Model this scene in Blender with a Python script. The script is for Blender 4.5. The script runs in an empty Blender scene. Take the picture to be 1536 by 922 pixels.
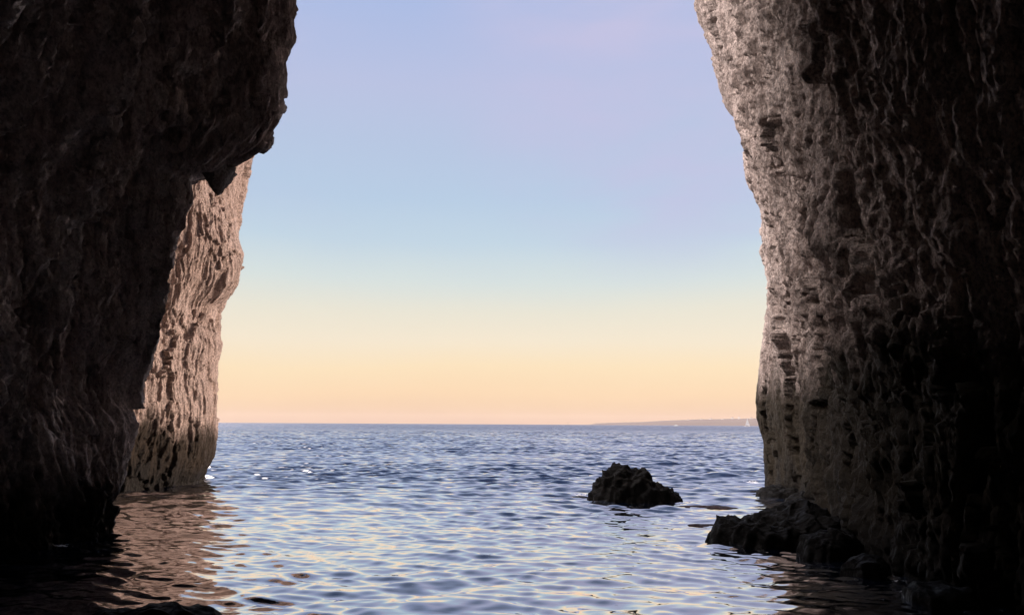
import bpy, bmesh, math, random
import numpy as np
from mathutils import Vector

R = math.radians
C = bpy.context.scene.collection
scene = bpy.context.scene

# ------------------------------------------------------------------ camera
CAM_H = 2.2
F_PX = 1109.0                       # 26 mm lens on a 1536 px wide frame
PITCH, ROLL = R(8.95), R(-0.33)
cam = bpy.data.cameras.new('camera')
cam.sensor_width = 36.0
cam.lens = 26.0
cam.clip_start, cam.clip_end = 0.1, 80000.0
cam_ob = bpy.data.objects.new('camera', cam)
C.objects.link(cam_ob)
cp, sp = math.cos(PITCH), math.sin(PITCH)
FWD = np.array([0.0, cp, sp]); UP0 = np.array([0.0, -sp, cp]); RT0 = np.array([1.0, 0.0, 0.0])
cr, sr = math.cos(ROLL), math.sin(ROLL)
RT = RT0 * cr - UP0 * sr
UP = UP0 * cr + RT0 * sr
from mathutils import Matrix
M = Matrix(((RT[0], UP[0], -FWD[0], 0), (RT[1], UP[1], -FWD[1], 0), (RT[2], UP[2], -FWD[2], CAM_H), (0, 0, 0, 1)))
cam_ob.matrix_world = M
scene.camera = cam_ob

# ------------------------------------------------------------------ sky
SUN_EL, SUN_AZ = R(12), R(72)       # azimuth clockwise from the view direction (+y)
world = bpy.data.worlds.new('World'); scene.world = world
world.use_nodes = True
nt = world.node_tree; nt.nodes.clear()
def N(t, kind, **kw):
    n = t.nodes.new(kind)
    for k, v in kw.items():
        setattr(n, k, v)
    return n
def ramp(t, pts, interp='LINEAR'):
    n = N(t, 'ShaderNodeValToRGB'); cr_ = n.color_ramp; cr_.interpolation = interp
    while len(cr_.elements) > 1: cr_.elements.remove(cr_.elements[-1])
    cr_.elements[0].position = pts[0][0]
    c0 = pts[0][1]; cr_.elements[0].color = (*c0, 1) if not isinstance(c0, (int, float)) else (c0, c0, c0, 1)
    for p, c in pts[1:]:
        e = cr_.elements.new(p); e.color = (*c, 1) if not isinstance(c, (int, float)) else (c, c, c, 1)
    return n
def lin(r, g, b):
    f = lambda c: (c / 255 / 12.92) if c / 255 <= 0.04045 else ((c / 255 + 0.055) / 1.055) ** 2.4
    return (f(r), f(g), f(b))
L = nt.links.new
tc = N(nt, 'ShaderNodeTexCoord'); sep = N(nt, 'ShaderNodeSeparateXYZ')
L(tc.outputs['Generated'], sep.inputs[0])
asn = N(nt, 'ShaderNodeMath', operation='ARCSINE'); L(sep.outputs['Z'], asn.inputs[0])
dv = N(nt, 'ShaderNodeMath', operation='DIVIDE'); L(asn.outputs[0], dv.inputs[0]); dv.inputs[1].default_value = R(90)
# thin cirrus that bends the bands of colour a little
mp = N(nt, 'ShaderNodeMapping'); mp.inputs['Scale'].default_value = (2.0, 2.0, 7.0)
L(tc.outputs['Generated'], mp.inputs[0])
nz = N(nt, 'ShaderNodeTexNoise'); nz.inputs['Scale'].default_value = 1.3; nz.inputs['Detail'].default_value = 4; nz.inputs['Roughness'].default_value = 0.45
L(mp.outputs[0], nz.inputs['Vector'])
wob = N(nt, 'ShaderNodeMath', operation='MULTIPLY_ADD'); L(nz.outputs['Fac'], wob.inputs[0]); wob.inputs[1].default_value = 0.018; wob.inputs[2].default_value = -0.009
ad = N(nt, 'ShaderNodeMath', operation='ADD'); L(dv.outputs[0], ad.inputs[0]); L(wob.outputs[0], ad.inputs[1])
E = lambda deg: max(0.0, deg / 90)
sky_ramp = ramp(nt, [
    (E(0.0), lin(214, 176, 152)), (E(0.9), lin(236, 199, 166)), (E(2.2), lin(249, 215, 176)), (E(4.2), lin(251, 226, 188)),
    (E(6.2), lin(245, 231, 207)), (E(8.6), lin(233, 229, 213)), (E(11.0), lin(214, 225, 224)), (E(13.8), lin(194, 214, 229)),
    (E(17.0), lin(183, 205, 229)), (E(21.0), lin(183, 199, 227)), (E(25.0), lin(186, 195, 227)), (E(32.0), lin(170, 188, 229)), (E(42.0), lin(148, 165, 200)), (E(60.0), lin(88, 110, 156)), (E(90.0), lin(60, 84, 144))])
L(ad.outputs[0], sky_ramp.inputs[0])
ci = ramp(nt, [(0.50, 0.0), (0.78, 1.0)]); L(nz.outputs['Fac'], ci.inputs[0])
ci2 = ramp(nt, [(E(10), 0.0), (E(20), 0.42)]); L(dv.outputs[0], ci2.inputs[0])
cim = N(nt, 'ShaderNodeMath', operation='MULTIPLY'); L(ci.outputs[0], cim.inputs[0]); L(ci2.outputs[0], cim.inputs[1])
mixc = N(nt, 'ShaderNodeMixRGB'); L(cim.outputs[0], mixc.inputs[0]); L(sky_ramp.outputs[0], mixc.inputs[1]); mixc.inputs[2].default_value = (*lin(200, 196, 226), 1)
# one faint pink cloud high on the right
caz, cel = R(13), R(28)
cd = N(nt, 'ShaderNodeVectorMath', operation='DOT_PRODUCT'); L(tc.outputs['Generated'], cd.inputs[0])
cd.inputs[1].default_value = (math.sin(caz) * math.cos(cel), math.cos(caz) * math.cos(cel), math.sin(cel))
cl = N(nt, 'ShaderNodeMapRange'); cl.interpolation_type = 'SMOOTHSTEP'; L(cd.outputs['Value'], cl.inputs['Value'])
cl.inputs['From Min'].default_value = math.cos(R(19)); cl.inputs['From Max'].default_value = math.cos(R(1))
mpc = N(nt, 'ShaderNodeMapping'); mpc.inputs['Scale'].default_value = (3.0, 3.0, 11.0); mpc.inputs['Rotation'].default_value = (0, R(-14), 0)
L(tc.outputs['Generated'], mpc.inputs[0])
nzc = N(nt, 'ShaderNodeTexNoise'); nzc.inputs['Scale'].default_value = 1.6; nzc.inputs['Detail'].default_value = 5; L(mpc.outputs[0], nzc.inputs['Vector'])
ncr = ramp(nt, [(0.35, 0.15), (0.68, 0.95)]); L(nzc.outputs['Fac'], ncr.inputs[0])
clm = N(nt, 'ShaderNodeMath', operation='MULTIPLY'); L(cl.outputs[0], clm.inputs[0]); L(ncr.outputs[0], clm.inputs[1])
mixc0 = mixc
mixc = N(nt, 'ShaderNodeMixRGB'); L(clm.outputs[0], mixc.inputs[0]); L(mixc0.outputs[0], mixc.inputs[1]); mixc.inputs[2].default_value = (*lin(196, 195, 227), 1)
bg_glow = N(nt, 'ShaderNodeBackground'); L(mixc.outputs[0], bg_glow.inputs[0]); bg_glow.inputs[1].default_value = 0.74
sky = N(nt, 'ShaderNodeTexSky'); sky.sky_type = 'NISHITA'; sky.sun_disc = False
sky.sun_elevation = SUN_EL; sky.sun_rotation = SUN_AZ; sky.air_density = 1.0; sky.dust_density = 1.0
bg_sky = N(nt, 'ShaderNodeBackground'); L(sky.outputs[0], bg_sky.inputs[0]); bg_sky.inputs[1].default_value = 0.0045
# added glow in the unseen upper left sky, to brighten the right wall
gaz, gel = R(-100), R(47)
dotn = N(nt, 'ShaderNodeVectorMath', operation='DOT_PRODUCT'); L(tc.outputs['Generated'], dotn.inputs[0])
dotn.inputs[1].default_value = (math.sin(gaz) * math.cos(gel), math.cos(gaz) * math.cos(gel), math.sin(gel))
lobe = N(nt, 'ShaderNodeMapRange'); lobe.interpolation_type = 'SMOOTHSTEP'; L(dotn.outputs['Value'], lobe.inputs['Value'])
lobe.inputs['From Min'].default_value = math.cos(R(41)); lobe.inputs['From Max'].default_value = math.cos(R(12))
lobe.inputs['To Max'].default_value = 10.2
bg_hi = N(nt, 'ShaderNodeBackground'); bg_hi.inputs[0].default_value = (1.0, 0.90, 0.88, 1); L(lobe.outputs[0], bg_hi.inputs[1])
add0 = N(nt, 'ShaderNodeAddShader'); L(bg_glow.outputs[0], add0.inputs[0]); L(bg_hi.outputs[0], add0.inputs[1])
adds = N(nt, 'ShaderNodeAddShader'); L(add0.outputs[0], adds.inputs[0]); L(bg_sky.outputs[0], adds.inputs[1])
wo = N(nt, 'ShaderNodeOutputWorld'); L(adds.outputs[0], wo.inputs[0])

sun = bpy.data.lights.new('sun', 'SUN'); sun.energy = 4.0; sun.angle = R(14); sun.color = (1.0, 0.80, 0.68)
sun_ob = bpy.data.objects.new('sun', sun); C.objects.link(sun_ob)
sd = Vector((math.sin(SUN_AZ) * math.cos(SUN_EL), math.cos(SUN_AZ) * math.cos(SUN_EL), math.sin(SUN_EL)))
sun_ob.rotation_euler = sd.to_track_quat('Z', 'Y').to_euler()

vs = scene.view_settings
vs.view_transform = 'Standard'; vs.look = 'None'; vs.gamma = 1.0; vs.exposure = 0.4; vs.use_curve_mapping = False
scene.cycles.max_bounces = 9
scene.cycles.diffuse_bounces = 7
scene.cycles.glossy_bounces = 3

# ------------------------------------------------------------------ helpers
def P(px, py, Y):
    """point at depth Y seen at pixel (px, py) of the 1536 x 922 photograph"""
    d = FWD * F_PX + RT * (px - 768) - UP * (py - 461)
    return np.array([0, 0, CAM_H]) + d * (Y / d[1])

def W(px, py):
    """point of the water plane under pixel (px, py)"""
    d = FWD * F_PX + RT * (px - 768) - UP * (py - 461)
    return np.array([0, 0, CAM_H]) + d * (-CAM_H / d[2])

def perm(seed):
    p = np.random.RandomState(seed).permutation(256).astype(np.int32)
    return np.concatenate([p, p, p])
G2 = np.array([(math.cos(a), math.sin(a)) for a in np.linspace(0, 2 * math.pi, 17)[:16]], np.float32)
_g = np.random.RandomState(5).normal(size=(32, 3)); G3 = (_g / np.linalg.norm(_g, axis=1)[:, None]).astype(np.float32)

def n2(x, y, seed=0):
    p = perm(seed)
    xi = np.floor(x).astype(np.int32); yi = np.floor(y).astype(np.int32)
    xf = (x - xi).astype(np.float32); yf = (y - yi).astype(np.float32)
    u = xf * xf * xf * (xf * (xf * 6 - 15) + 10); v = yf * yf * yf * (yf * (yf * 6 - 15) + 10)
    xi &= 255; yi &= 255
    def g(ix, iy, dx, dy):
        h = p[p[ix] + iy] & 15
        return G2[h, 0] * dx + G2[h, 1] * dy
    a = g(xi, yi, xf, yf); b = g(xi + 1, yi, xf - 1, yf)
    c = g(xi, yi + 1, xf, yf - 1); d = g(xi + 1, yi + 1, xf - 1, yf - 1)
    a = a + u * (b - a); c = c + u * (d - c)
    return (a + v * (c - a)) * 1.5

def n3(x, y, z, seed=0):
    p = perm(seed)
    xi = np.floor(x).astype(np.int32); yi = np.floor(y).astype(np.int32); zi = np.floor(z).astype(np.int32)
    xf = x - xi; yf = y - yi; zf = z - zi
    f = lambda t: t * t * t * (t * (t * 6 - 15) + 10)
    u, v, w = f(xf), f(yf), f(zf)
    xi &= 255; yi &= 255; zi &= 255
    def g(i, j, k):
        h = p[p[p[xi + i] + yi + j] + zi + k] & 31
        return G3[h, 0] * (xf - i) + G3[h, 1] * (yf - j) + G3[h, 2] * (zf - k)
    l = lambda a, b, t: a + t * (b - a)
    return l(l(l(g(0, 0, 0), g(1, 0, 0), u), l(g(0, 1, 0), g(1, 1, 0), u), v),
             l(l(g(0, 0, 1), g(1, 0, 1), u), l(g(0, 1, 1), g(1, 1, 1), u), v), w) * 1.5

def fbm2(x, y, seed, octv=4, gain=0.5):
    s = 0; a = 1
    for k in range(octv):
        s = s + a * n2(x * 2 ** k + 17.3 * k, y * 2 ** k - 9.1 * k, seed + k); a *= gain
    return s

def ridge2(x, y, seed, octv=3, gain=0.5):
    s = 0; a = 1; w = 1
    for k in range(octv):
        r = 1 - np.abs(n2(x * 2 ** k + 7.7 * k, y * 2 ** k + 3.9 * k, seed + k)); r = r * r
        s = s + a * r * w; w = np.clip(r * 1.3, 0, 1); a *= gain
    return s

def cells(x, y, seed, jit=0.85):
    """broken faces: every cell is a tilted facet at its own height; returns facet height and distance to the nearest crack"""
    rs = np.random.RandomState(seed + 500); tab = rs.rand(256, 5).astype(np.float32); p = perm(seed + 7)
    xi = np.floor(x).astype(np.int32); yi = np.floor(y).astype(np.int32)
    f1 = np.full(x.shape, 9.0, np.float32); f2 = f1.copy(); val = np.zeros(x.shape, np.float32)
    for i in (-1, 0, 1):
        for j in (-1, 0, 1):
            h = p[p[(xi + i) & 255] + ((yi + j) & 255)]; t = tab[h]
            dx = x - (xi + i + 0.5 + jit * (t[..., 0] - 0.5)); dy = y - (yi + j + 0.5 + jit * (t[..., 1] - 0.5))
            d = np.sqrt(dx * dx + dy * dy).astype(np.float32)
            v = (t[..., 2] - 0.5) + 1.3 * (t[..., 3] - 0.5) * dx + 1.6 * (t[..., 4] - 0.5) * dy
            near = d < f1
            f2 = np.where(near, f1, np.minimum(f2, d)); val = np.where(near, v, val); f1 = np.where(near, d, f1)
    return val, f2 - f1

def smooth(a, b, x):
    t = np.clip((x - a) / (b - a), 0, 1)
    return t * t * (3 - 2 * t)

def grid_mesh(name, V, mat, parent=None, wrap=False, shade=True):
    """V: (nu, nv, 3) points -> one quad mesh"""
    nu, nv, _ = V.shape
    idx = np.arange(nu * nv, dtype=np.int32).reshape(nu, nv)
    if wrap: idx = np.concatenate([idx, idx[:1]], 0)
    q = np.stack([idx[:-1, :-1], idx[1:, :-1], idx[1:, 1:], idx[:-1, 1:]], -1).reshape(-1, 4)
    me = bpy.data.meshes.new(name)
    me.vertices.add(nu * nv); me.vertices.foreach_set('co', V.reshape(-1).astype(np.float32))
    me.loops.add(q.size); me.loops.foreach_set('vertex_index', q.reshape(-1))
    me.polygons.add(len(q)); me.polygons.foreach_set('loop_start', np.arange(0, q.size, 4, dtype=np.int32))
    me.polygons.foreach_set('loop_total', np.full(len(q), 4, np.int32))
    if shade: me.polygons.foreach_set('use_smooth', np.ones(len(q), bool))
    me.update(calc_edges=True); me.validate()
    me.materials.append(mat)
    o = bpy.data.objects.new(name, me); C.objects.link(o)
    if parent: o.parent = parent
    return o

def grid_normals(V):
    du = np.gradient(V, axis=0); dv_ = np.gradient(V, axis=1)
    n = np.cross(du, dv_); n /= np.maximum(np.linalg.norm(n, axis=2, keepdims=True), 1e-9)
    return n

def tag(o, label=None, cat=None, group=None, kind=None):
    if label: o['label'] = label
    if cat: o['category'] = cat
    if group: o['group'] = group
    if kind: o['kind'] = kind
    return o

# ------------------------------------------------------------------ materials
def new_mat(name):
    m = bpy.data.materials.new(name); m.use_nodes = True
    t = m.node_tree; t.nodes.clear()
    out = N(t, 'ShaderNodeOutputMaterial'); b = N(t, 'ShaderNodeBsdfPrincipled')
    t.links.new(b.outputs[0], out.inputs[0])
    return m, t, b

def noise(t, vec, scale, detail=5, rough=0.55, stretch=None, distort=0.0):
    n = N(t, 'ShaderNodeTexNoise'); n.inputs['Scale'].default_value = scale
    n.inputs['Detail'].default_value = detail; n.inputs['Roughness'].default_value = rough; n.inputs['Distortion'].default_value = distort
    if stretch:
        m = N(t, 'ShaderNodeMapping'); m.inputs['Scale'].default_value = stretch
        t.links.new(vec, m.inputs[0]); vec = m.outputs[0]
    t.links.new(vec, n.inputs['Vector'])
    return n.outputs['Fac']

def mixcol(t, fac, a, b):
    m = N(t, 'ShaderNodeMixRGB')
    for i, v in ((0, fac), (1, a), (2, b)):
        if isinstance(v, (int, float)): m.inputs[i].default_value = v
        elif isinstance(v, tuple): m.inputs[i].default_value = (*v, 1)
        else: t.links.new(v, m.inputs[i])
    return m.outputs[0]

def rock_material(name, pale, mid, dark, band_z, band_soft, stain=0.5, bump=0.9, grain=0.8, weed=((0.055, 0.032, 0.014), (0.035, 0.028, 0.012))):
    """limestone: pale crust, warm and dark stains, brown tide band that ends at about band_z metres"""
    m, t, b = new_mat(name); l = t.links.new
    geo = N(t, 'ShaderNodeNewGeometry'); pos = geo.outputs['Position']
    a = noise(t, pos, 0.9, 7, 0.65, (1, 1, 0.25))
    c = ramp(t, [(0.36, mid), (0.62, pale)]); l(a, c.inputs[0])
    s = noise(t, pos, 1.9, 8, 0.68, (1, 1, 0.16), 0.5)
    sr_ = ramp(t, [(0.47, 0.0), (0.64, 1.0)]); l(s, sr_.inputs[0])
    sm = N(t, 'ShaderNodeMath', operation='MULTIPLY'); l(sr_.outputs[0], sm.inputs[0]); sm.inputs[1].default_value = stain
    col = mixcol(t, sm.outputs[0], c.outputs[0], dark)
    f = noise(t, pos, 9.0, 6, 0.7, (1, 1, 0.5))
    fr = ramp(t, [(0.32, 0.45), (0.52, 1.0), (0.70, 1.3)]); l(f, fr.inputs[0])
    mu = N(t, 'ShaderNodeMixRGB', blend_type='MULTIPLY'); mu.inputs[0].default_value = 1; l(col, mu.inputs[1]); l(fr.outputs[0], mu.inputs[2])
    col = mu.outputs[0]
    g = noise(t, pos, 26.0, 4, 0.65, (1, 1, 0.6))
    gr = ramp(t, [(0.36, 0.32), (0.50, 0.95), (0.64, 1.35)]); l(g, gr.inputs[0])
    mu2 = N(t, 'ShaderNodeMixRGB', blend_type='MULTIPLY'); mu2.inputs[0].default_value = grain; l(col, mu2.inputs[1]); l(gr.outputs[0], mu2.inputs[2])
    col = mu2.outputs[0]
    # tide band
    sepz = N(t, 'ShaderNodeSeparateXYZ'); l(pos, sepz.inputs[0])
    bn = noise(t, pos, 0.8, 6, 0.65, (1, 1, 0.35))
    ma = N(t, 'ShaderNodeMath', operation='MULTIPLY_ADD'); l(bn, ma.inputs[0]); ma.inputs[1].default_value = 3.6; ma.inputs[2].default_value = -1.8
    zz = N(t, 'ShaderNodeMath', operation='ADD'); l(sepz.outputs['Z'], zz.inputs[0]); l(ma.outputs[0], zz.inputs[1])
    mr = N(t, 'ShaderNodeMapRange'); mr.interpolation_type = 'SMOOTHSTEP'
    mr.inputs['From Min'].default_value = band_z - band_soft; mr.inputs['From Max'].default_value = band_z + band_soft
    mr.inputs['To Min'].default_value = 1; mr.inputs['To Max'].default_value = 0; l(zz.outputs[0], mr.inputs['Value'])
    alg = mixcol(t, noise(t, pos, 2.3, 6, 0.65, (1, 1, 0.3)), *weed)
    col = mixcol(t, mr.outputs[0], col, alg)
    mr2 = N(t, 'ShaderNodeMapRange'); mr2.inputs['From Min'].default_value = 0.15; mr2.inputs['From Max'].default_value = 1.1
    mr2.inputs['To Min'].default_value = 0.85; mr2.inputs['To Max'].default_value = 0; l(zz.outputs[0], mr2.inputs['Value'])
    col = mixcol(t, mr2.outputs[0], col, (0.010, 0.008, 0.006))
    l(col, b.inputs['Base Color'])
    rr = N(t, 'ShaderNodeMapRange'); l(mr.outputs[0], rr.inputs['Value']); rr.inputs['To Min'].default_value = 0.9; rr.inputs['To Max'].default_value = 0.6
    l(rr.outputs[0], b.inputs['Roughness']); b.inputs['Specular IOR Level'].default_value = 0.25
    h1 = noise(t, pos, 9, 9, 0.78, (1, 1, 0.6))
    bp = N(t, 'ShaderNodeBump'); bp.inputs['Strength'].default_value = bump; bp.inputs['Distance'].default_value = 0.22
    l(h1, bp.inputs['Height']); l(bp.outputs[0], b.inputs['Normal'])
    return m

def wet_rock_material(name, a=(0.012, 0.010, 0.008), c=(0.035, 0.028, 0.02), rough=0.45):
    m, t, b = new_mat(name); l = t.links.new
    geo = N(t, 'ShaderNodeNewGeometry'); pos = geo.outputs['Position']
    cr_ = ramp(t, [(0.38, a), (0.68, c)]); l(noise(t, pos, 4, 7, 0.65), cr_.inputs[0]); l(cr_.outputs[0], b.inputs['Base Color'])
    rg = ramp(t, [(0.35, rough * 0.7), (0.65, min(1, rough * 1.6))]); l(noise(t, pos, 7, 4, 0.6), rg.inputs[0]); l(rg.outputs[0], b.inputs['Roughness']); b.inputs['Specular IOR Level'].default_value = 0.12
    bp = N(t, 'ShaderNodeBump'); bp.inputs['Strength'].default_value = 0.7; bp.inputs['Distance'].default_value = 0.05
    l(noise(t, pos, 16, 8, 0.7), bp.inputs['Height']); l(bp.outputs[0], b.inputs['Normal'])
    return m

def flat_mat(name, col, rough=0.6):
    m, t, b = new_mat(name); l = t.links.new
    geo = N(t, 'ShaderNodeNewGeometry')
    k = ramp(t, [(0.3, tuple(v * 0.85 for v in col)), (0.7, tuple(min(1, v * 1.1) for v in col))])
    l(noise(t, geo.outputs['Position'], 0.35, 4), k.inputs[0]); l(k.outputs[0], b.inputs['Base Color']); b.inputs['Roughness'].default_value = rough
    return m

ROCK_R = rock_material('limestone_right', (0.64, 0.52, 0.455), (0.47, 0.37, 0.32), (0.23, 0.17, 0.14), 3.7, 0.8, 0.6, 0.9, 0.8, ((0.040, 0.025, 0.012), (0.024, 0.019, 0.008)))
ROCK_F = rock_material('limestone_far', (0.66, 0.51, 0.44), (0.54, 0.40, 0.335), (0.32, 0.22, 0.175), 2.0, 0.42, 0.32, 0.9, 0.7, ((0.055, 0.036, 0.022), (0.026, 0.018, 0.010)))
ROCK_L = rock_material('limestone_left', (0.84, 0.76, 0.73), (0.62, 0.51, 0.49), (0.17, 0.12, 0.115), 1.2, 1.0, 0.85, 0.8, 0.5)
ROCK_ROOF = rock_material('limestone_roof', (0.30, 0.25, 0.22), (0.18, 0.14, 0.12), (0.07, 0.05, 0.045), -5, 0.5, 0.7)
WET = wet_rock_material('wet_dark_rock', (0.0025, 0.0022, 0.002), (0.008, 0.0068, 0.0055), 0.6)
ROCK_STUB = rock_material('limestone_stub', (0.22, 0.18, 0.17), (0.12, 0.09, 0.085), (0.05, 0.035, 0.033), -5, 0.5, 0.8)  # darker rock colours for the hanging stub
REEF = wet_rock_material('red_weed_reef', (0.012, 0.005, 0.0045), (0.035, 0.011, 0.009), 0.5)

# ------------------------------------------------------------------ cave walls
def interp_profile(prof, z):
    p = np.array(sorted(prof)); 
    return np.stack([np.interp(z, p[:, 0], p[:, 1]), np.interp(z, p[:, 0], p[:, 2])], -1)

def lip_profile(pix, Y, extra):
    """silhouette pixels at depth Y -> [(z, x, y)]"""
    out = list(extra)
    for px, py in pix:
        q = P(px, py, Y); out.append((q[2], q[0], Y))
    return out

def catmull(S, counts):
    """S: (ns, nz, 3) stations -> resampled along the first axis with counts[i] samples on segment i"""
    out = []; n = len(S)
    for i in range(n - 1):
        p0 = S[max(i - 1, 0)]; p1 = S[i]; p2 = S[i + 1]; p3 = S[min(i + 2, n - 1)]
        d = np.linalg.norm
        m1 = 0.5 * (p2 - p0); m2 = 0.5 * (p3 - p1)
        seg = d(p2 - p1, axis=1, keepdims=True)      # keep tangents no longer than the segment
        m1 = m1 * np.minimum(1, seg / np.maximum(d(m1, axis=1, keepdims=True), 1e-6)); m2 = m2 * np.minimum(1, seg / np.maximum(d(m2, axis=1, keepdims=True), 1e-6))
        t = np.linspace(0, 1, counts[i], endpoint=(i == n - 2))[:, None, None]
        out.append((2 * t**3 - 3 * t**2 + 1) * p1 + (t**3 - 2 * t**2 + t) * m1 + (-2 * t**3 + 3 * t**2) * p2 + (t**3 - t**2) * m2)
    return np.concatenate(out, 0)

def make_wall(name, stations, counts, zs, mat, seed, flip, shear=0.0, amp=1.0, calm=None, big=0.35, flute=0.22, fine=0.07, drip=0.18, blocky=1.0, pit=1.0, cz=(0.40, 1.15), post=None):
    S = np.stack([np.concatenate([interp_profile(s, zs), zs[:, None]], 1) for s in stations])
    V = catmull(S, counts)
    nrm = grid_normals(V) * (-1 if flip else 1)
    mid = len(zs) // 3
    u1 = np.concatenate([[0], np.cumsum(np.linalg.norm(np.diff(V[:, mid], axis=0), axis=1))])
    u = np.repeat(u1[:, None], len(zs), 1); z = np.repeat(zs[None], len(u1), 0)
    us = u + shear * z
    wx = 0.26 * fbm2(us * 0.6, z * 0.25, seed + 90, 3); wz = 0.7 * fbm2(us * 0.4, z * 0.3, seed + 95, 2)
    uw = us + wx; zw = z + wz
    b = big * fbm2(us * 0.22, z * 0.16, seed, 3, 0.5)
    mod = 0.45 + 0.9 * smooth(-0.4, 0.45, fbm2(us * 0.35, z * 0.25, seed + 50, 2))
    f1 = ridge2(uw * 0.9, zw * 0.17, seed + 10, 3, 0.5) - 0.7
    f2 = ridge2((us + wx * 0.5) * 3.0, (z + wz * 0.5) * 0.42, seed + 20, 3, 0.65) - 0.75
    f3 = fbm2((us + 0.1 * f1) * 5.0, z * 2.0, seed + 40, 3, 0.8)
    jx = 0.25 * fbm2(us * 2.0, z * 1.2, seed + 61, 3, 0.6); jz = 0.35 * fbm2(us * 1.6, z * 1.0, seed + 64, 3, 0.6)
    c1, e1 = cells((us + jx * 1.5) * 0.50, (z + jz * 1.5) * 0.21, seed + 1)
    c2, e2 = cells((us + jx) * 1.45, (z + jz) * cz[0], seed + 2)
    c3, e3 = cells((us + jx * 0.5) * 4.2, (z + jz * 0.5) * cz[1], seed + 3)
    crack = np.abs(n2((us + 0.8 * wx) * 0.42, z * 0.055, seed + 70))
    crack = (1 - smooth(0.0, 0.055, crack)) * smooth(-0.1, 0.35, n2(us * 0.5, z * 0.18, seed + 71))
    pits = -np.clip(n2(uw * 1.4, zw * 0.7, seed + 30) - 0.2, 0, 1) - 0.55 * np.clip(n2(uw * 3.6, zw * 2.2, seed + 33) - 0.22, 0, 1)
    h = b + blocky * (0.34 * c1 + 0.15 * c2 + 0.05 * c3) - blocky * (0.03 * (1 - smooth(0, 0.06, e2))) - 0.09 * crack * blocky
    h = h + mod * flute * (f1 + 1.2 * pit * pits) + fine * (1.15 * f2 * (0.5 + mod * 0.6) + 0.55 * f3)
    h = (h - h.mean()) * amp
    k = np.ones_like(h)
    if calm is not None: k = calm(u1, V)
    nrm = nrm * np.array([1, 1, 0.35]); nrm /= np.linalg.norm(nrm, axis=2, keepdims=True)
    V = V + nrm * (h * k)[..., None]
    V[..., 2] -= drip * np.clip(0.6 * flute * f1 + fine * 1.2 * f2, -0.2, 0.4) * k * amp
    if post is not None: V = post(V)
    return grid_mesh(name, V, mat)

def settle_edge(pix, Y, side, reach=2.5):
    """relief pushes the lip in or out: move the lip back so that its mean line keeps the shape drawn by pix"""
    pp = np.array(sorted(pix, key=lambda q: q[1]), float)
    def f(V):
        for it in range(3):
            d = V - np.array([0, 0, CAM_H]); dep = np.maximum(d @ FWD, 0.1)
            px = 768 + F_PX * (d @ RT) / dep; py = 461 - F_PX * (d @ UP) / dep
            ok = (V[..., 1] > Y - 12) & (py > -120) & (py < 860)
            bins = np.arange(-120, 861, 4); k = np.clip(((py + 120) / 4).astype(int), 0, len(bins) - 1)
            ext = np.full(len(bins), np.inf); np.minimum.at(ext, k[ok], (px * side)[ok]); ext *= side
            diff = np.interp(bins + 2, pp[:, 1], pp[:, 0]) - ext
            good = np.isfinite(diff); diff = np.interp(bins, bins[good], diff[good])
            diff = np.convolve(np.pad(diff, 11, mode='edge'), np.hanning(25)[1:-1] / np.hanning(25).sum(), 'valid')
            sh = np.interp(py, bins + 2, diff) * dep / F_PX
            V[..., 0] += sh * np.exp(-(np.abs(V[..., 1] - Y) / reach) ** 2)
        print('edge error px', np.abs(diff[30:200]).mean())
        return V
    return f

# --- right-hand wall of the cave mouth
RY = 26.5
right_lip = [(900, -420), (960, -240), (1010, -110), (1038, -30), (1041, 8), (1046, 34), (1062, 62), (1068, 96), (1077, 130), (1086, 160), (1098, 180), (1112, 198), (1114, 236),
             (1119, 286), (1139, 299), (1142, 330), (1138, 372), (1146, 402), (1151, 440), (1145, 490), (1139, 540), (1133, 600), (1134, 626), (1143, 655), (1147, 715)]
zs = np.concatenate([np.arange(-1.6, 19.5, 0.035), np.arange(19.6, 23, 0.25)])
st_r = [
    [(-2, 3, -11), (8, 2, -11), (26, -3, -9)],
    [(-2, 8.0, -3), (8, 8.4, -3), (30, 4, -3)],
    [(-2, 7.2, 5.5), (4, 7.6, 5.5), (10, 7.4, 5.5), (30, 3, 5.5)],
    [(-2, 6.35, 8.6), (1, 6.5, 8.7), (5, 6.8, 8.8), (9, 6.9, 8.8), (30, 3, 8.8)],
    [(-2, 5.6, 11.6), (0, 5.75, 11.8), (2.5, 6.05, 12.2), (6, 5.85, 12.4), (10, 5.7, 12.6), (16, 5, 12.6), (30, 1, 12.6)],
    [(-2, 6.7, 16.2), (0, 6.75, 16.4), (3, 7.15, 17), (7, 6.9, 17), (12, 6.3, 17), (20, 4.6, 17), (30, 1.5, 17)],
    [(-2, 8.5, 22.6), (0, 8.5, 22.6), (3, 8.5, 22.6), (8, 8.1, 22.6), (14, 6.9, 22.4), (20, 4.9, 22.4), (30, 1.5, 22)],
    lip_profile(right_lip, RY, [(-3, P(1146, 715, RY)[0], RY)]),
    [(-2, 11.2, 28.4), (4, 11.2, 28.2), (10, 10.4, 28), (18, 8.6, 28), (30, 3, 28)],
    [(-2, 20, 30), (4, 20, 30), (18, 19, 29.5), (30, 16, 29)],
    [(-2, 60, 38), (18, 60, 38), (30, 58, 38)],
]
def calm_r(u1, V):
    y = V[..., 1]; x = V[..., 0]
    return (1 - 0.72 * np.exp(-((y - RY) / 0.8) ** 2) * (x < 14)) * (1 - 0.5 * np.exp(-((y - 23.8) / 1.7) ** 2) * (x < 14))
right_wall = make_wall('cave_wall', st_r, [10, 40, 80, 150, 210, 220, 160, 80, 40, 40], zs, ROCK_R, 11, True, shear=0.0, calm=calm_r, post=settle_edge(right_lip, RY, 1), big=0.26, flute=0.19, fine=0.10, pit=0.6)
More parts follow.
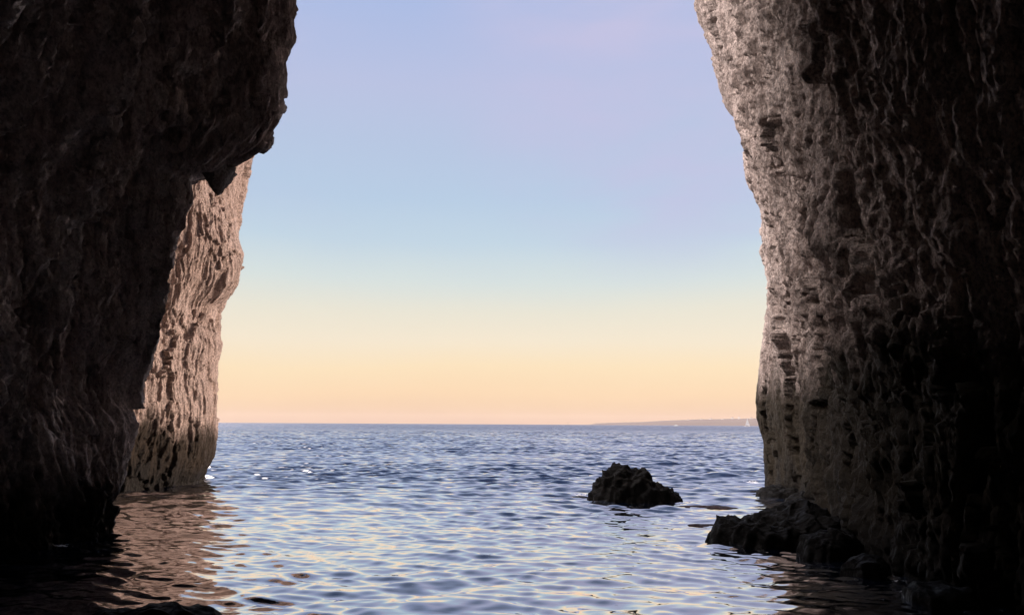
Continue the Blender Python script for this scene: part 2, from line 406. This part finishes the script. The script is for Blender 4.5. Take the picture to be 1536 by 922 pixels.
tag(right_wall, 'tall pale fluted limestone wall on the right of the cave mouth, fading into blackness', 'cave wall', kind='thing')

# --- near left wall
LY = 15.8
left_lip = [(560, -420), (500, -220), (455, -60), (446, 0), (443, 62), (431, 98), (430, 165), (412, 200), (402, 226), (383, 240), (352, 258), (318, 262), (304, 266), (290, 302), (272, 350),
            (259, 400), (251, 450), (236, 520), (216, 590), (206, 650), (192, 700), (180, 740), (172, 790)]
zu = P(330, 262, LY)[2]
zs_l = np.concatenate([np.arange(-1.6, zu - 0.12, 0.035), np.linspace(zu - 0.11, zu + 0.14, 40), np.arange(zu + 0.17, 13.5, 0.035), np.arange(13.6, 18, 0.2)])
st_l = [
    [(-2, -3, -12), (8, -2, -12), (26, 2, -10)],
    [(-2, -10.5, -3), (8, -9.5, -3), (30, -3, -3)],
    [(-2, -10.6, 5), (5, -9.6, 5), (8, -7.6, 5), (12, -6.2, 5), (30, 0, 5)],
    [(-2, -9.9, 9.5), (4, -9.3, 9.5), (6, -8.2, 9.5), (8, -6.9, 9.5), (12, -5.7, 9.5), (30, 0, 9.5)],
    [(-2, -9.1, 12.9), (0, -9.0, 12.9), (3, -8.8, 12.9), (6, -8.0, 12.9), (8, -6.9, 12.9), (9.5, -6.1, 12.9), (13, -5.3, 12.9), (30, 0, 12.9)],
    lip_profile(left_lip, LY, [(-3, P(172, 800, LY)[0], LY)]),
    [(-2, -11, 17.2), (4, -10.6, 17.2), (8, -9.2, 17.2), (12, -7.6, 17.2), (30, -2, 17.2)],
    [(-2, -17, 18.5), (6, -16, 18.5), (14, -14, 18.5), (30, -8, 18.5)],
    [(-2, -40, 22), (14, -40, 22), (30, -38, 22)],
]
def calm_l(u1, V):
    return 1 - 0.65 * np.exp(-((V[..., 1] - LY) / 0.7) ** 2) * (V[..., 0] > -14)
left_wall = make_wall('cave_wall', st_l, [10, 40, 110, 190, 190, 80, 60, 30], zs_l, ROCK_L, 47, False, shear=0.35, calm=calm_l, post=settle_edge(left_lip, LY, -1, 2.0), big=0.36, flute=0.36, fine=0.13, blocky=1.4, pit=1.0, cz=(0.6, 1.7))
tag(left_wall, 'dark overhanging rock wall filling the left side, a stub of rock hanging from it', 'cave wall', kind='thing')

# --- far left buttress
FY = 27.5
far_lip = [(420, -300), (402, 60), (390, 180), (381, 240), (372, 275), (366, 300), (363, 330), (359, 358), (366, 378), (365, 398), (358, 428), (345, 450), (334, 462), (331, 490), (335, 520), (328, 545), (327, 580), (327, 632),
           (328, 652), (322, 685), (312, 708), (306, 720)]
zs_f = np.concatenate([np.arange(-1.6, 15, 0.035), np.arange(15.1, 17, 0.3)])
st_f = [
    [(-2, -30, 20.5), (14, -30, 20.5), (30, -28, 20.5)],
    [(-2, -15.5, 20.5), (14, -15, 20.5), (30, -13, 20.5)],
    [(-2, -12.7, 21.6), (0, -12.8, 21.7), (4, -12.6, 22), (9, -12.0, 22), (14, -11.6, 22), (30, -10, 22)],
    [(-2, -12.2, 24), (0, -12.25, 24.2), (2.5, -12.0, 24.6), (5, -12.0, 24.8), (9, -11.5, 24.8), (14, -11, 24.8), (30, -9, 24.8)],
    lip_profile(far_lip, FY, [(-3, P(306, 720, FY)[0], FY)]),
    [(-2, -13, 30), (6, -12.6, 30), (14, -11.5, 30), (30, -10, 30)],
    [(-2, -24, 34), (14, -24, 34), (30, -22, 34)],
    [(-2, -60, 44), (14, -60, 44), (30, -60, 44)],
]
def calm_f(u1, V):
    return 1 - 0.5 * np.exp(-((V[..., 1] - FY) / 0.9) ** 2) * (V[..., 0] > -14)
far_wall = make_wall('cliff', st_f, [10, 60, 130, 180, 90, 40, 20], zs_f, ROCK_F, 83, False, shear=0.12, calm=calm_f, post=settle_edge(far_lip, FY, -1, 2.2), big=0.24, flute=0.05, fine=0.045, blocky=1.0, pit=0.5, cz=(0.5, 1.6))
tag(far_wall, 'sunlit pinkish cliff buttress with a dark tide band, standing behind the left cave wall', 'cliff', kind='thing')

# --- cave roof and back: closes the cave over and behind the viewer
xr = np.linspace(-24, 24, 120); yr = np.concatenate([np.linspace(-13.6, 8, 70), np.linspace(8.2, 15.2, 50)])
X, Y = np.meshgrid(xr, yr, indexing='ij')
Zr = np.interp(Y, [-14, -10, 0, 8, 15.2], [0, 9, 12, 13.4, 15.1]) - 0.004 * np.clip(np.abs(X) - 4, 0, 12) ** 2 * 1.5
Zr = Zr + 0.7 * fbm2(X * 0.3, Y * 0.3, 7, 4) + 0.25 * ridge2(X * 0.8, Y * 0.8, 9, 3)
und = np.stack([X, Y, Zr], -1)
top = np.stack([X, Y, np.interp(Y, [0, 17], [19.0, 17.6])], -1)
ring = np.concatenate([und, top[:, ::-1], und[:, :1]], 1)
roof = grid_mesh('cave_roof', ring, ROCK_ROOF); tag(roof, kind='structure')

# ------------------------------------------------------------------ sea
m, t, b = new_mat('sea_water'); l = t.links.new
geo = N(t, 'ShaderNodeNewGeometry'); pos = geo.outputs['Position']
b.inputs['Base Color'].default_value = (0.003, 0.007, 0.018, 1); b.inputs['Roughness'].default_value = 0.03; b.inputs['IOR'].default_value = 1.6
sepw = N(t, 'ShaderNodeSeparateXYZ'); l(pos, sepw.inputs[0])
def facet(scale, stretch, amt):
    n = N(t, 'ShaderNodeTexNoise'); n.inputs['Scale'].default_value = scale; n.inputs['Detail'].default_value = 3; n.inputs['Roughness'].default_value = 0.55
    mm = N(t, 'ShaderNodeMapping'); mm.inputs['Scale'].default_value = stretch; l(pos, mm.inputs[0]); l(mm.outputs[0], n.inputs['Vector'])
    s = N(t, 'ShaderNodeVectorMath', operation='SUBTRACT'); l(n.outputs['Color'], s.inputs[0]); s.inputs[1].default_value = (0.5, 0.5, 0.5)
    k = N(t, 'ShaderNodeVectorMath', operation='MULTIPLY'); l(s.outputs[0], k.inputs[0]); k.inputs[1].default_value = amt
    return k.outputs[0]
fine_f = facet(3.6, (0.35, 1, 1), (0.2, 0.42, 0))
wide_f = facet(0.9, (0.45, 1, 1), (0.7, 1.5, 0))
mid_f = facet(3.0, (0.35, 1, 1), (0.55, 1.25, 0))
open_ = N(t, 'ShaderNodeMapRange'); open_.interpolation_type = 'SMOOTHSTEP'; l(sepw.outputs['Y'], open_.inputs['Value'])
open_.inputs['From Min'].default_value = 50; open_.inputs['From Max'].default_value = 170
sc_ = N(t, 'ShaderNodeVectorMath', operation='SCALE'); l(wide_f, sc_.inputs[0]); l(open_.outputs[0], sc_.inputs['Scale'])
op2 = N(t, 'ShaderNodeMapRange'); op2.interpolation_type = 'SMOOTHSTEP'; l(sepw.outputs['Y'], op2.inputs['Value'])
op2.inputs['From Min'].default_value = 11; op2.inputs['From Max'].default_value = 32; op2.inputs['To Min'].default_value = 0.16
sc2 = N(t, 'ShaderNodeVectorMath', operation='SCALE'); l(mid_f, sc2.inputs[0]); l(op2.outputs[0], sc2.inputs['Scale'])
# far out the waves lean towards the shore, and those too small to see make the surface rough
op3 = N(t, 'ShaderNodeMapRange'); op3.interpolation_type = 'SMOOTHSTEP'; l(sepw.outputs['Y'], op3.inputs['Value'])
op3.inputs['From Min'].default_value = 60; op3.inputs['From Max'].default_value = 400; op3.inputs['To Min'].default_value = 0.03; op3.inputs['To Max'].default_value = 0.22
l(op3.outputs[0], b.inputs['Roughness'])
lean = N(t, 'ShaderNodeCombineXYZ')
op4 = N(t, 'ShaderNodeMapRange'); l(op3.outputs[0], op4.inputs['Value']); op4.inputs['From Min'].default_value = 0.03; op4.inputs['From Max'].default_value = 0.22; op4.inputs['To Max'].default_value = -0.22
op5 = N(t, 'ShaderNodeMapRange'); op5.interpolation_type = 'SMOOTHSTEP'; l(sepw.outputs['Y'], op5.inputs['Value'])
op5.inputs['From Min'].default_value = 14; op5.inputs['From Max'].default_value = 32; op5.inputs['To Max'].default_value = -0.15
sl = N(t, 'ShaderNodeMath', operation='ADD'); l(op4.outputs[0], sl.inputs[0]); l(op5.outputs[0], sl.inputs[1])
l(sl.outputs[0], lean.inputs['Y'])
a0 = N(t, 'ShaderNodeVectorMath', operation='ADD'); l(fine_f, a0.inputs[0]); l(sc2.outputs[0], a0.inputs[1])
a00 = N(t, 'ShaderNodeVectorMath', operation='ADD'); l(a0.outputs[0], a00.inputs[0]); l(lean.outputs[0], a00.inputs[1])
a1 = N(t, 'ShaderNodeVectorMath', operation='ADD'); l(a00.outputs[0], a1.inputs[0]); l(sc_.outputs[0], a1.inputs[1])
a2 = N(t, 'ShaderNodeVectorMath', operation='ADD'); l(geo.outputs['Normal'], a2.inputs[0]); l(a1.outputs[0], a2.inputs[1])
nn = N(t, 'ShaderNodeVectorMath', operation='NORMALIZE'); l(a2.outputs[0], nn.inputs[0]); l(nn.outputs[0], b.inputs['Normal'])
# lace of foam where the swell meets the rock
fsum = None
for px_, py_, rx_, ry_ in ((1128, 722, 0.5, 0.5), (870, 742, 0.4, 0.5), (1170, 735, 0.8, 0.7), (165, 797, 0.7, 0.35), (60, 817, 1.0, 0.3), (310, 722, 0.6, 0.5), (1375, 890, 0.25, 0.22), (1420, 905, 0.25, 0.2), (1330, 868, 0.3, 0.2)):
    fp = W(px_, py_)
    fm_ = N(t, 'ShaderNodeMapping'); fm_.inputs['Location'].default_value = (-fp[0] / rx_, -fp[1] / ry_, 0); fm_.inputs['Scale'].default_value = (1 / rx_, 1 / ry_, 0)
    l(pos, fm_.inputs[0])
    ln = N(t, 'ShaderNodeVectorMath', operation='LENGTH'); l(fm_.outputs[0], ln.inputs[0])
    iv = N(t, 'ShaderNodeMath', operation='SUBTRACT'); iv.use_clamp = True; iv.inputs[0].default_value = 1.0; l(ln.outputs['Value'], iv.inputs[1])
    if fsum is None: fsum = iv.outputs[0]
    else:
        sm_ = N(t, 'ShaderNodeMath', operation='MAXIMUM'); l(fsum, sm_.inputs[0]); l(iv.outputs[0], sm_.inputs[1]); fsum = sm_.outputs[0]
fn = N(t, 'ShaderNodeTexNoise'); fn.inputs['Scale'].default_value = 6; fn.inputs['Detail'].default_value = 6; fn.inputs['Roughness'].default_value = 0.7; fn.inputs['Distortion'].default_value = 1.2
l(pos, fn.inputs['Vector'])
fa_ = N(t, 'ShaderNodeMath', operation='MULTIPLY_ADD'); l(fsum, fa_.inputs[0]); fa_.inputs[1].default_value = 0.28; l(fn.outputs['Fac'], fa_.inputs[2])
fr_ = ramp(t, [(0.66, 0.0), (0.74, 0.8)]); l(fa_.outputs[0], fr_.inputs[0])
foam = N(t, 'ShaderNodeBsdfDiffuse'); foam.inputs['Color'].default_value = (0.72, 0.72, 0.74, 1)
for nd in [x for x in t.nodes if x.type == 'OUTPUT_MATERIAL']: outw = nd
gl = N(t, 'ShaderNodeBsdfGlossy'); gl.inputs['Color'].default_value = (0.96, 0.945, 0.96, 1); l(nn.outputs[0], gl.inputs['Normal']); l(op3.outputs[0], gl.inputs['Roughness'])
mxs = N(t, 'ShaderNodeMixShader'); lw = N(t, 'ShaderNodeLayerWeight'); l(nn.outputs[0], lw.inputs['Normal']); lw.inputs['Blend'].default_value = 0.5
pw = N(t, 'ShaderNodeMath', operation='POWER'); l(lw.outputs['Facing'], pw.inputs[0]); pw.inputs[1].default_value = 1.9
pm = N(t, 'ShaderNodeMath', operation='MULTIPLY'); pm.use_clamp = True; l(pw.outputs[0], pm.inputs[0]); pm.inputs[1].default_value = 1.15; l(pm.outputs[0], mxs.inputs[0]); l(b.outputs[0], mxs.inputs[1]); l(gl.outputs[0], mxs.inputs[2]); mxf = N(t, 'ShaderNodeMixShader'); l(fr_.outputs[0], mxf.inputs[0]); l(mxs.outputs[0], mxf.inputs[1]); l(foam.outputs[0], mxf.inputs[2]); l(mxf.outputs[0], outw.inputs[0])
SEA = m

def wave_field(X, Y, cell):
    rs = np.random.RandomState(3)
    dx = np.zeros_like(X); dy = np.zeros_like(X); dz = np.zeros_like(X)
    shelter = smooth(9, 34, Y)                        # calmer inside the cave
    lams = np.exp(np.linspace(math.log(0.2), math.log(7.0), 84))
    gust = 0.75 + 0.6 * fbm2(X * 0.07, Y * 0.05, 60, 3)
    wxp = 0.5 * n2(X * 0.16, Y * 0.16, 61); wyp = 0.5 * n2(X * 0.16, Y * 0.16, 62)
    for lam in lams:
        spread = 0.42 if lam < 1.2 else 0.36
        a = rs.normal(0, spread) + (0.12 if lam > 1 else -0.1)
        kx, ky = math.sin(a), -math.cos(a)
        k = 2 * math.pi / lam
        slope = 0.032 if lam < 1.8 else 0.028 * (1.8 / lam) ** 0.8
        A0 = slope / k
        inside = 1.55 if lam < 0.5 else 1.15 if lam < 0.9 else 0.75 if lam < 1.6 else 0.36; outside = 1.9 if lam < 1.2 else 1.3 if lam < 2 else 0.9
        ampl = A0 * (inside + (outside - inside) * shelter) * np.clip(gust, 0.4, 0.92) * smooth(2.0, 3.6, lam / cell)
        ph = k * (kx * (X + wxp) + ky * (Y + wyp)) + rs.uniform(0, 6.28)
        s, c = np.sin(ph), np.cos(ph)
        dz += ampl * c; dx -= 0.4 * ampl * kx * s; dy -= 0.4 * ampl * ky * s
    p = W(1088, 716); q = W(1000, 735)
    for c_, a_, sx_, sy_ in ((p, 0.16, 1.0, 0.45), (q, 0.07, 2.2, 0.5)):
        dz += a_ * np.exp(-((X - c_[0]) / sx_) ** 2 - ((Y - c_[1] - 0.15 * np.sin(X * 1.7)) / sy_) ** 2)
    return dx, dy, dz

rad = [0.6]
while rad[-1] < 8800:
    r = rad[-1]
    if r < 4: s = 0.15
    else: s = (min(max(0.045, 0.0002 * r * r), 0.13) if r < 60 else 0.13 + (r - 60) * 0.0016) if r < 220 else r * 0.03
    rad.append(r + s)
rad = np.array(rad)
ang = np.concatenate([np.linspace(-180, -42, 30)[:-1], np.linspace(-42, 42, 1000), np.linspace(42, 180, 30)[1:]])
ang = np.radians(ang)
RR, AA = np.meshgrid(rad, ang, indexing='ij')
X = RR * np.sin(AA); Y = RR * np.cos(AA)
drad = np.gradient(rad)
cell = np.repeat(np.maximum(drad, rad * (ang[500] - ang[499]))[:, None], len(ang), 1)
cell = np.where(np.abs(AA) > R(42.5), np.maximum(cell, RR * 0.08), cell)
dx, dy, dz = wave_field(X, Y, cell)
sea = grid_mesh('sea', np.stack([X + dx, Y + dy, dz], -1), SEA); tag(sea, kind='structure')
print('sea', len(rad), len(ang))

# ------------------------------------------------------------------ rocks
def lump(name, base, size, seed, mat, prof=None, nu=220, nv=120, rough=1.0, rot=0.0):
    """rock rising out of the water: a dome over an oval footprint, its height along the long axis given by prof"""
    th = np.linspace(0, 2 * math.pi, nu, endpoint=False); ph = np.linspace(0.0, 1.0, nv)
    T, Q = np.meshgrid(th, ph, indexing='ij')
    r = np.sin(Q * math.pi / 2 * 1.0)[::1]
    r = Q ** 0.75
    x = r * np.cos(T); y = r * np.sin(T)
    hh = (1 - r ** 4.5) 
    if prof is not None: hh = hh * np.interp(x, [p[0] for p in prof], [p[1] for p in prof])
    sx, sy, sz = size
    Vx = x * sx; Vy = y * sy; Vz = hh * sz
    n = 0.17 * n3(Vx * 1.1, Vy * 1.1, Vz * 1.3, seed) + 0.13 * n3(Vx * 2.6, Vy * 2.6, Vz * 2.6, seed + 1)
    rg = (1 - np.abs(n3(Vx * 3.2, Vy * 3.2, Vz * 3.2, seed + 2))) ** 2
    n = n + 0.14 * (rg - 0.6) + 0.05 * n3(Vx * 7, Vy * 7, Vz * 7, seed + 3) + 0.022 * n3(Vx * 16, Vy * 16, Vz * 16, seed + 4)
    fa, fe = cells(Vx * 1.5 + 0.3 * n3(Vx * 2, Vy * 2, Vz * 2, seed + 8), (Vy + Vz * 0.8) * 1.5, seed + 9); fb, _ = cells((Vx - 0.5 * Vy) * 5.0, (Vy + Vz) * 5.0, seed + 12)
    n = n * rough + (0.07 * fa + 0.03 * fb) * rough
    V = np.stack([Vx, Vy, Vz], -1)
    nrm = np.stack([x * 0.8, y * 0.8, 0.35 + hh * 0.6], -1); nrm /= np.linalg.norm(nrm, axis=2, keepdims=True)
    fade = 1.0 - 0.0 * r
    V = V + nrm * (n * fade)[..., None] * min(1.0, sz * 1.4)
    V[..., 2] -= 0.45 * smooth(0.82, 1.0, r) + 0.02
    V[:, 0] = V[:, 0].mean(0)
    c, s = math.cos(rot), math.sin(rot)
    out = V.copy(); out[..., 0] = c * V[..., 0] - s * V[..., 1] + base[0]; out[..., 1] = s * V[..., 0] + c * V[..., 1] + base[1]; out[..., 2] += base[2]
    return grid_mesh(name, out, mat, wrap=True)

q = P(331, 280, LY)
Tn, Qn = np.meshgrid(np.linspace(0, 2 * math.pi, 48, endpoint=False), np.linspace(0, 1, 40), indexing='ij')
rad_ = 0.30 * (1 - Qn ** 1.3) ** 0.75 * (1 + 0.5 * (1 - Qn) ** 3)
sv = np.stack([rad_ * np.cos(Tn) * 0.85 + 0.10 * Qn, rad_ * np.sin(Tn) * 1.6, 0.32 - 0.66 * Qn], -1)
sv = sv * (1 + 0.28 * n3(sv[..., 0] * 3, sv[..., 1] * 3, sv[..., 2] * 3, 71) + 0.12 * n3(sv[..., 0] * 11, sv[..., 1] * 11, sv[..., 2] * 7, 72))[..., None] + np.array([q[0], LY - 0.35, q[2]])
stub = grid_mesh('stalactite', sv, ROCK_STUB, left_wall, wrap=True)
p = W(961, 752)
o = lump('sea_rock', (p[0], p[1] + 0.5, 0.0), (1.60, 0.85, 1.02), 3, WET, [(-1, 0.66), (-0.8, 0.82), (-0.57, 0.88), (-0.4, 1.0), (-0.25, 1.0), (-0.1, 0.9), (0.08, 0.78), (0.22, 0.62), (0.34, 0.44), (0.5, 0.36), (0.7, 0.26), (0.88, 0.15), (1, 0.06)])
tag(o, 'black humped rock standing alone in the water, off the right wall', 'rock', kind='thing')
p = W(1185, 818)
o = lump('sea_rock', (p[0], p[1] + 0.6, 0.0), (1.45, 1.15, 0.62), 21, WET, [(-1, 0.75), (-0.88, 1.0), (-0.72, 1.08), (-0.5, 0.78), (-0.3, 0.62), (0, 0.8), (0.4, 1.0), (1, 1.2)], rot=0.15)
tag(o, 'black craggy rock low in the water at the foot of the right wall', 'rock', kind='thing')
p = W(1185, 748)
o = lump('sea_rock', (p[0], p[1] + 0.4, 0.0), (1.0, 0.9, 0.35), 31, WET)
tag(o, 'low dark rock awash where the right wall meets the sea', 'rock', kind='thing')
p = W(1048, 760)
o = lump('reef_ledge', (p[0], p[1], -0.06), (1.3, 0.5, 0.10), 41, REEF, rough=1.0)
tag(o, 'flat reddish reef ledge awash between the two black rocks', 'reef', kind='thing')
p = W(1058, 787)
o = lump('reef_ledge', (p[0] + 0.1, p[1], -0.05), (0.6, 0.26, 0.09), 43, REEF, rough=0.8, rot=-0.1)
tag(o, 'narrow reddish reef spur beside the left tip of the low craggy rock', 'reef', kind='thing')
for px_, py_, sz_, sd_, lab in ((1262, 842, (0.62, 0.6, 0.50), 71, 'dark broken boulder wedged between the craggy rock and the right wall'),
                              (1312, 868, (0.40, 0.42, 0.30), 75, 'small dark stone at the foot of the right wall, towards the bottom corner'),
                              (1222, 762, (0.75, 0.7, 0.42), 79, 'dark lump of rock behind the craggy rock, against the right wall')):
    p = W(px_, py_)
    o = lump('sea_rock', (p[0], p[1] + 0.3, -0.03), sz_, sd_, WET, nu=140, nv=80); tag(o, lab, 'rock', kind='thing')
p = W(872, 746)
o = lump('sea_rock', (p[0], p[1] + 0.1, -0.05), (0.42, 0.4, 0.10), 91, WET, nu=100, nv=60, rough=0.6)
tag(o, 'tiny flat rock awash at the left end of the black humped rock', 'rock', kind='thing')
p = W(1400, 905)
o = lump('sea_rock', (p[0] + 0.2, p[1] + 0.1, -0.05), (0.55, 0.45, 0.28), 51, WET)
tag(o, 'small wet rock in the bottom right corner under the dark wall', 'rock', kind='thing')
p = W(230, 925)
o = lump('sea_rock', (p[0], p[1] - 0.1, -0.10), (0.95, 0.4, 0.26), 61, WET)
tag(o, 'wet black rock cut by the bottom edge of the picture, left of centre', 'rock', kind='thing')

# ------------------------------------------------------------------ far shore
HD = 6000.0
def far_x(px, Y): return P(px, 636, Y)[0]
x0 = far_x(897, HD); x1 = far_x(1260, HD)
xs = np.linspace(x0, x1, 300); ysn = np.linspace(0, 1, 24)
ridge_h = np.interp(xs, [far_x(v, HD) for v in (897, 905, 940, 985, 1010, 1050, 1080, 1120, 1180, 1260)], [0, 15, 21, 29, 37, 46, 52, 56, 64, 72])
ridge_h = ridge_h + 4.0 * np.abs(n2(xs * 0.03, xs * 0 + 3.3, 8)) * smooth(400, 700, xs - x0) + 3.0 * fbm2(xs * 0.006, xs * 0, 5, 4) * smooth(0, 200, xs - x0)
X, Q = np.meshgrid(xs, ysn, indexing='ij')
Z = ridge_h[:, None] * np.sin(np.clip(Q * 3.0, 0, 1) * math.pi / 2) ** 0.6 * (1 - 0.6 * smooth(0.5, 1, Q)) + 2 * fbm2(X * 0.01, Q * 6, 15, 3) * Q - 1.0
Y = HD + Q * 900
HEAD = flat_mat('headland_scrub', (0.05, 0.04, 0.045), 0.9)
head = grid_mesh('hills', np.stack([X, Y, Z], -1), HEAD); tag(head, kind='structure')

WHITE = flat_mat('white_canvas', (0.62, 0.6, 0.58)); HULL = flat_mat('white_hull', (0.5, 0.5, 0.5), 0.35); STEEL = flat_mat('mast_metal', (0.4, 0.4, 0.4), 0.4)
def poly_mesh(name, verts, faces, mat, parent=None):
    me = bpy.data.meshes.new(name); me.from_pydata([tuple(v) for v in verts], [], faces); me.update(); me.materials.append(mat)
    o = bpy.data.objects.new(name, me); C.objects.link(o)
    if parent: o.parent = parent
    return o
def empty(name, loc, rz=0):
    o = bpy.data.objects.new(name, None); C.objects.link(o); o.location = loc; o.rotation_euler = (0, 0, rz); return o
def hull(name, L_, B_, H_, mat, parent):
    vs_, fs = [], []; n = 12
    for i in range(n + 1):
        s = i / n; x = (s - 0.5) * L_; w = B_ / 2 * (math.sin(min(1, (1 - s) * 1.7) * math.pi / 2)) ** 0.8 * (0.8 + 0.2 * min(1, s * 3)); sheer = H_ * (1 + 0.25 * s ** 2)
        vs_ += [(x, -w, sheer), (x, -w * 0.75, 0.25 * H_), (x, 0, -0.3 * H_), (x, w * 0.75, 0.25 * H_), (x, w, sheer)]
    for i in range(n):
        for k in range(4):
            a = i * 5 + k; fs.append((a, a + 1, a + 6, a + 5))
        fs.append((i * 5 + 4, i * 5, i * 5 + 5, i * 5 + 9))
    fs.append((0, 1, 2, 3, 4))
    return poly_mesh(name, vs_, fs, mat, parent)
def tube(name, a, b_, r, mat, parent, n=8):
    a = Vector(a); b_ = Vector(b_); d = (b_ - a).normalized(); u = d.orthogonal().normalized(); v = d.cross(u)
    vs_ = [(p_ + (u * math.cos(i / n * 6.2832) + v * math.sin(i / n * 6.2832)) * r) for p_ in (a, b_) for i in range(n)]
    fs = [(i, (i + 1) % n, n + (i + 1) % n, n + i) for i in range(n)] + [tuple(range(n))[::-1], tuple(range(n, 2 * n))]
    return poly_mesh(name, vs_, fs, mat, parent)
def sail(name, p0, p1, p2, belly, mat, parent, n=10):
    """triangular sail between tack p0, clew p1 and head p2, with belly and a little thickness"""
    vs_, fs, id_ = [], [], {}
    p0, p1, p2 = map(Vector, (p0, p1, p2))
    for side in (0, 1):
        for i in range(n + 1):
            for j in range(n + 1 - i):
                u, v = i / n, j / n; q = p0 * (1 - u - v) + p1 * u + p2 * v
                q = q + Vector((0, belly * 4 * u * (1 - u - v) * 1.0 + side * 0.02, 0)); id_[side, i, j] = len(vs_); vs_.append(q)
        for i in range(n):
            for j in range(n - i):
                f = (id_[side, i, j], id_[side, i + 1, j], id_[side, i, j + 1]); fs.append(f if side else f[::-1])
                if i + j < n - 1:
                    f = (id_[side, i + 1, j], id_[side, i + 1, j + 1], id_[side, i, j + 1]); fs.append(f if side else f[::-1])
    return poly_mesh(name, vs_, fs, mat, parent)

SD = 1350.0
r_ = empty('sailing_boat', (far_x(1121, SD), SD, 0.0), R(25))
tag(r_, 'small white sailing boat with two raised sails, far out before the headland', 'sailing boat', kind='thing')
hull('hull', 11.5, 3.4, 1.3, HULL, r_); tube('mast', (0.6, 0, 1.2), (0.6, 0, 15.8), 0.1, STEEL, r_); tube('boom', (0.5, 0, 2.6), (-4.6, 0.3, 2.6), 0.07, STEEL, r_)
sail('mainsail', (0.5, 0, 2.7), (-4.6, 0.3, 2.8), (0.55, 0, 15.4), 0.6, WHITE, r_); sail('jib', (5.4, 0, 1.8), (1.0, 0.6, 2.0), (0.8, 0, 13.2), 0.6, WHITE, r_)
MD = 1500.0
r_ = empty('motor_boat', (far_x(1014, MD), MD, 0.0), R(-15))
tag(r_, 'tiny white motor boat on the far sea below the headland', 'motor boat', kind='thing')
hull('hull', 9.0, 3.0, 1.3, HULL, r_)
poly_mesh('cabin', [(-2.2, -1, 1.3), (2.0, -0.9, 1.4), (2.0, 0.9, 1.4), (-2.2, 1, 1.3), (-2.0, -0.9, 2.9), (0.9, -0.8, 2.9), (0.9, 0.8, 2.9), (-2.0, 0.9, 2.9)],
          [(0, 1, 5, 4), (1, 2, 6, 5), (2, 3, 7, 6), (3, 0, 4, 7), (4, 5, 6, 7)], HULL, r_)

WALLS = flat_mat('pale_render', (0.6, 0.55, 0.5), 0.8); TILES = flat_mat('clay_tiles', (0.30, 0.13, 0.08), 0.8)
def house(x, w, d, h):
    z = float(np.interp(x, xs, ridge_h)) - 3.0
    r = empty('house', (x, HD + 210, z))
    tag(r, 'pale house among the low buildings on the ridge of the far headland', 'house', 'houses on the far headland', 'thing')
    a, b_ = w / 2, d / 2
    poly_mesh('wall', [(-a, -b_, 0), (a, -b_, 0), (a, b_, 0), (-a, b_, 0), (-a, -b_, h), (a, -b_, h), (a, b_, h), (-a, b_, h)],
              [(0, 1, 5, 4), (1, 2, 6, 5), (2, 3, 7, 6), (3, 0, 4, 7), (4, 5, 6, 7)], WALLS, r)
    a += 0.5; b_ += 0.5
    poly_mesh('roof', [(-a, -b_, h + .01), (a, -b_, h + .01), (a, b_, h + .01), (-a, b_, h + .01), (-a, 0, h + d * 0.28), (a, 0, h + d * 0.28)],
              [(0, 1, 5, 4), (2, 3, 4, 5), (1, 2, 5), (3, 0, 4), (3, 2, 1, 0)], TILES, r)
for px_, w_, h_ in ((1032, 16, 8), (1052, 14, 9), (1066, 22, 10), (1084, 15, 8), (1099, 18, 14), (1109, 13, 18), (1127, 20, 10)):
    house(far_x(px_, HD + 210), w_, 12, h_)
BD = 2600.0
r_ = empty('channel_marker', (far_x(852, BD), BD, 0)); tag(r_, 'thin dark marker post standing alone on the horizon left of the headland', 'marker', kind='thing')
DARK = flat_mat('tarred_iron', (0.05, 0.045, 0.04), 0.7)
tube('post', (0, 0, -0.5), (0, 0, 9.5), 0.35, DARK, r_); tube('float_base', (0, 0, -0.6), (0, 0, 1.0), 1.3, DARK, r_, 16); tube('topmark', (0, 0, 8.0), (0, 0, 9.6), 0.8, DARK, r_, 12)

# ------------------------------------------------------------------ air
hm = bpy.data.materials.new('sea_air'); hm.use_nodes = True
ht = hm.node_tree; ht.nodes.clear()
ho = N(ht, 'ShaderNodeOutputMaterial'); hv = N(ht, 'ShaderNodeVolumePrincipled')
hv.inputs['Color'].default_value = (0.80, 0.66, 0.57, 1); hv.inputs['Density'].default_value = 0.00006
ht.links.new(hv.outputs[0], ho.inputs['Volume'])
hx, hy0, hy1, hz0, hz1 = 9500, -9500, 9500, -4.0, 110.0
haze = poly_mesh('haze', [(x, y, z) for z in (hz0, hz1) for x, y in ((-hx, hy0), (hx, hy0), (hx, hy1), (-hx, hy1))],
                 [(3, 2, 1, 0), (4, 5, 6, 7), (0, 1, 5, 4), (1, 2, 6, 5), (2, 3, 7, 6), (3, 0, 4, 7)], hm)
tag(haze, kind='stuff')
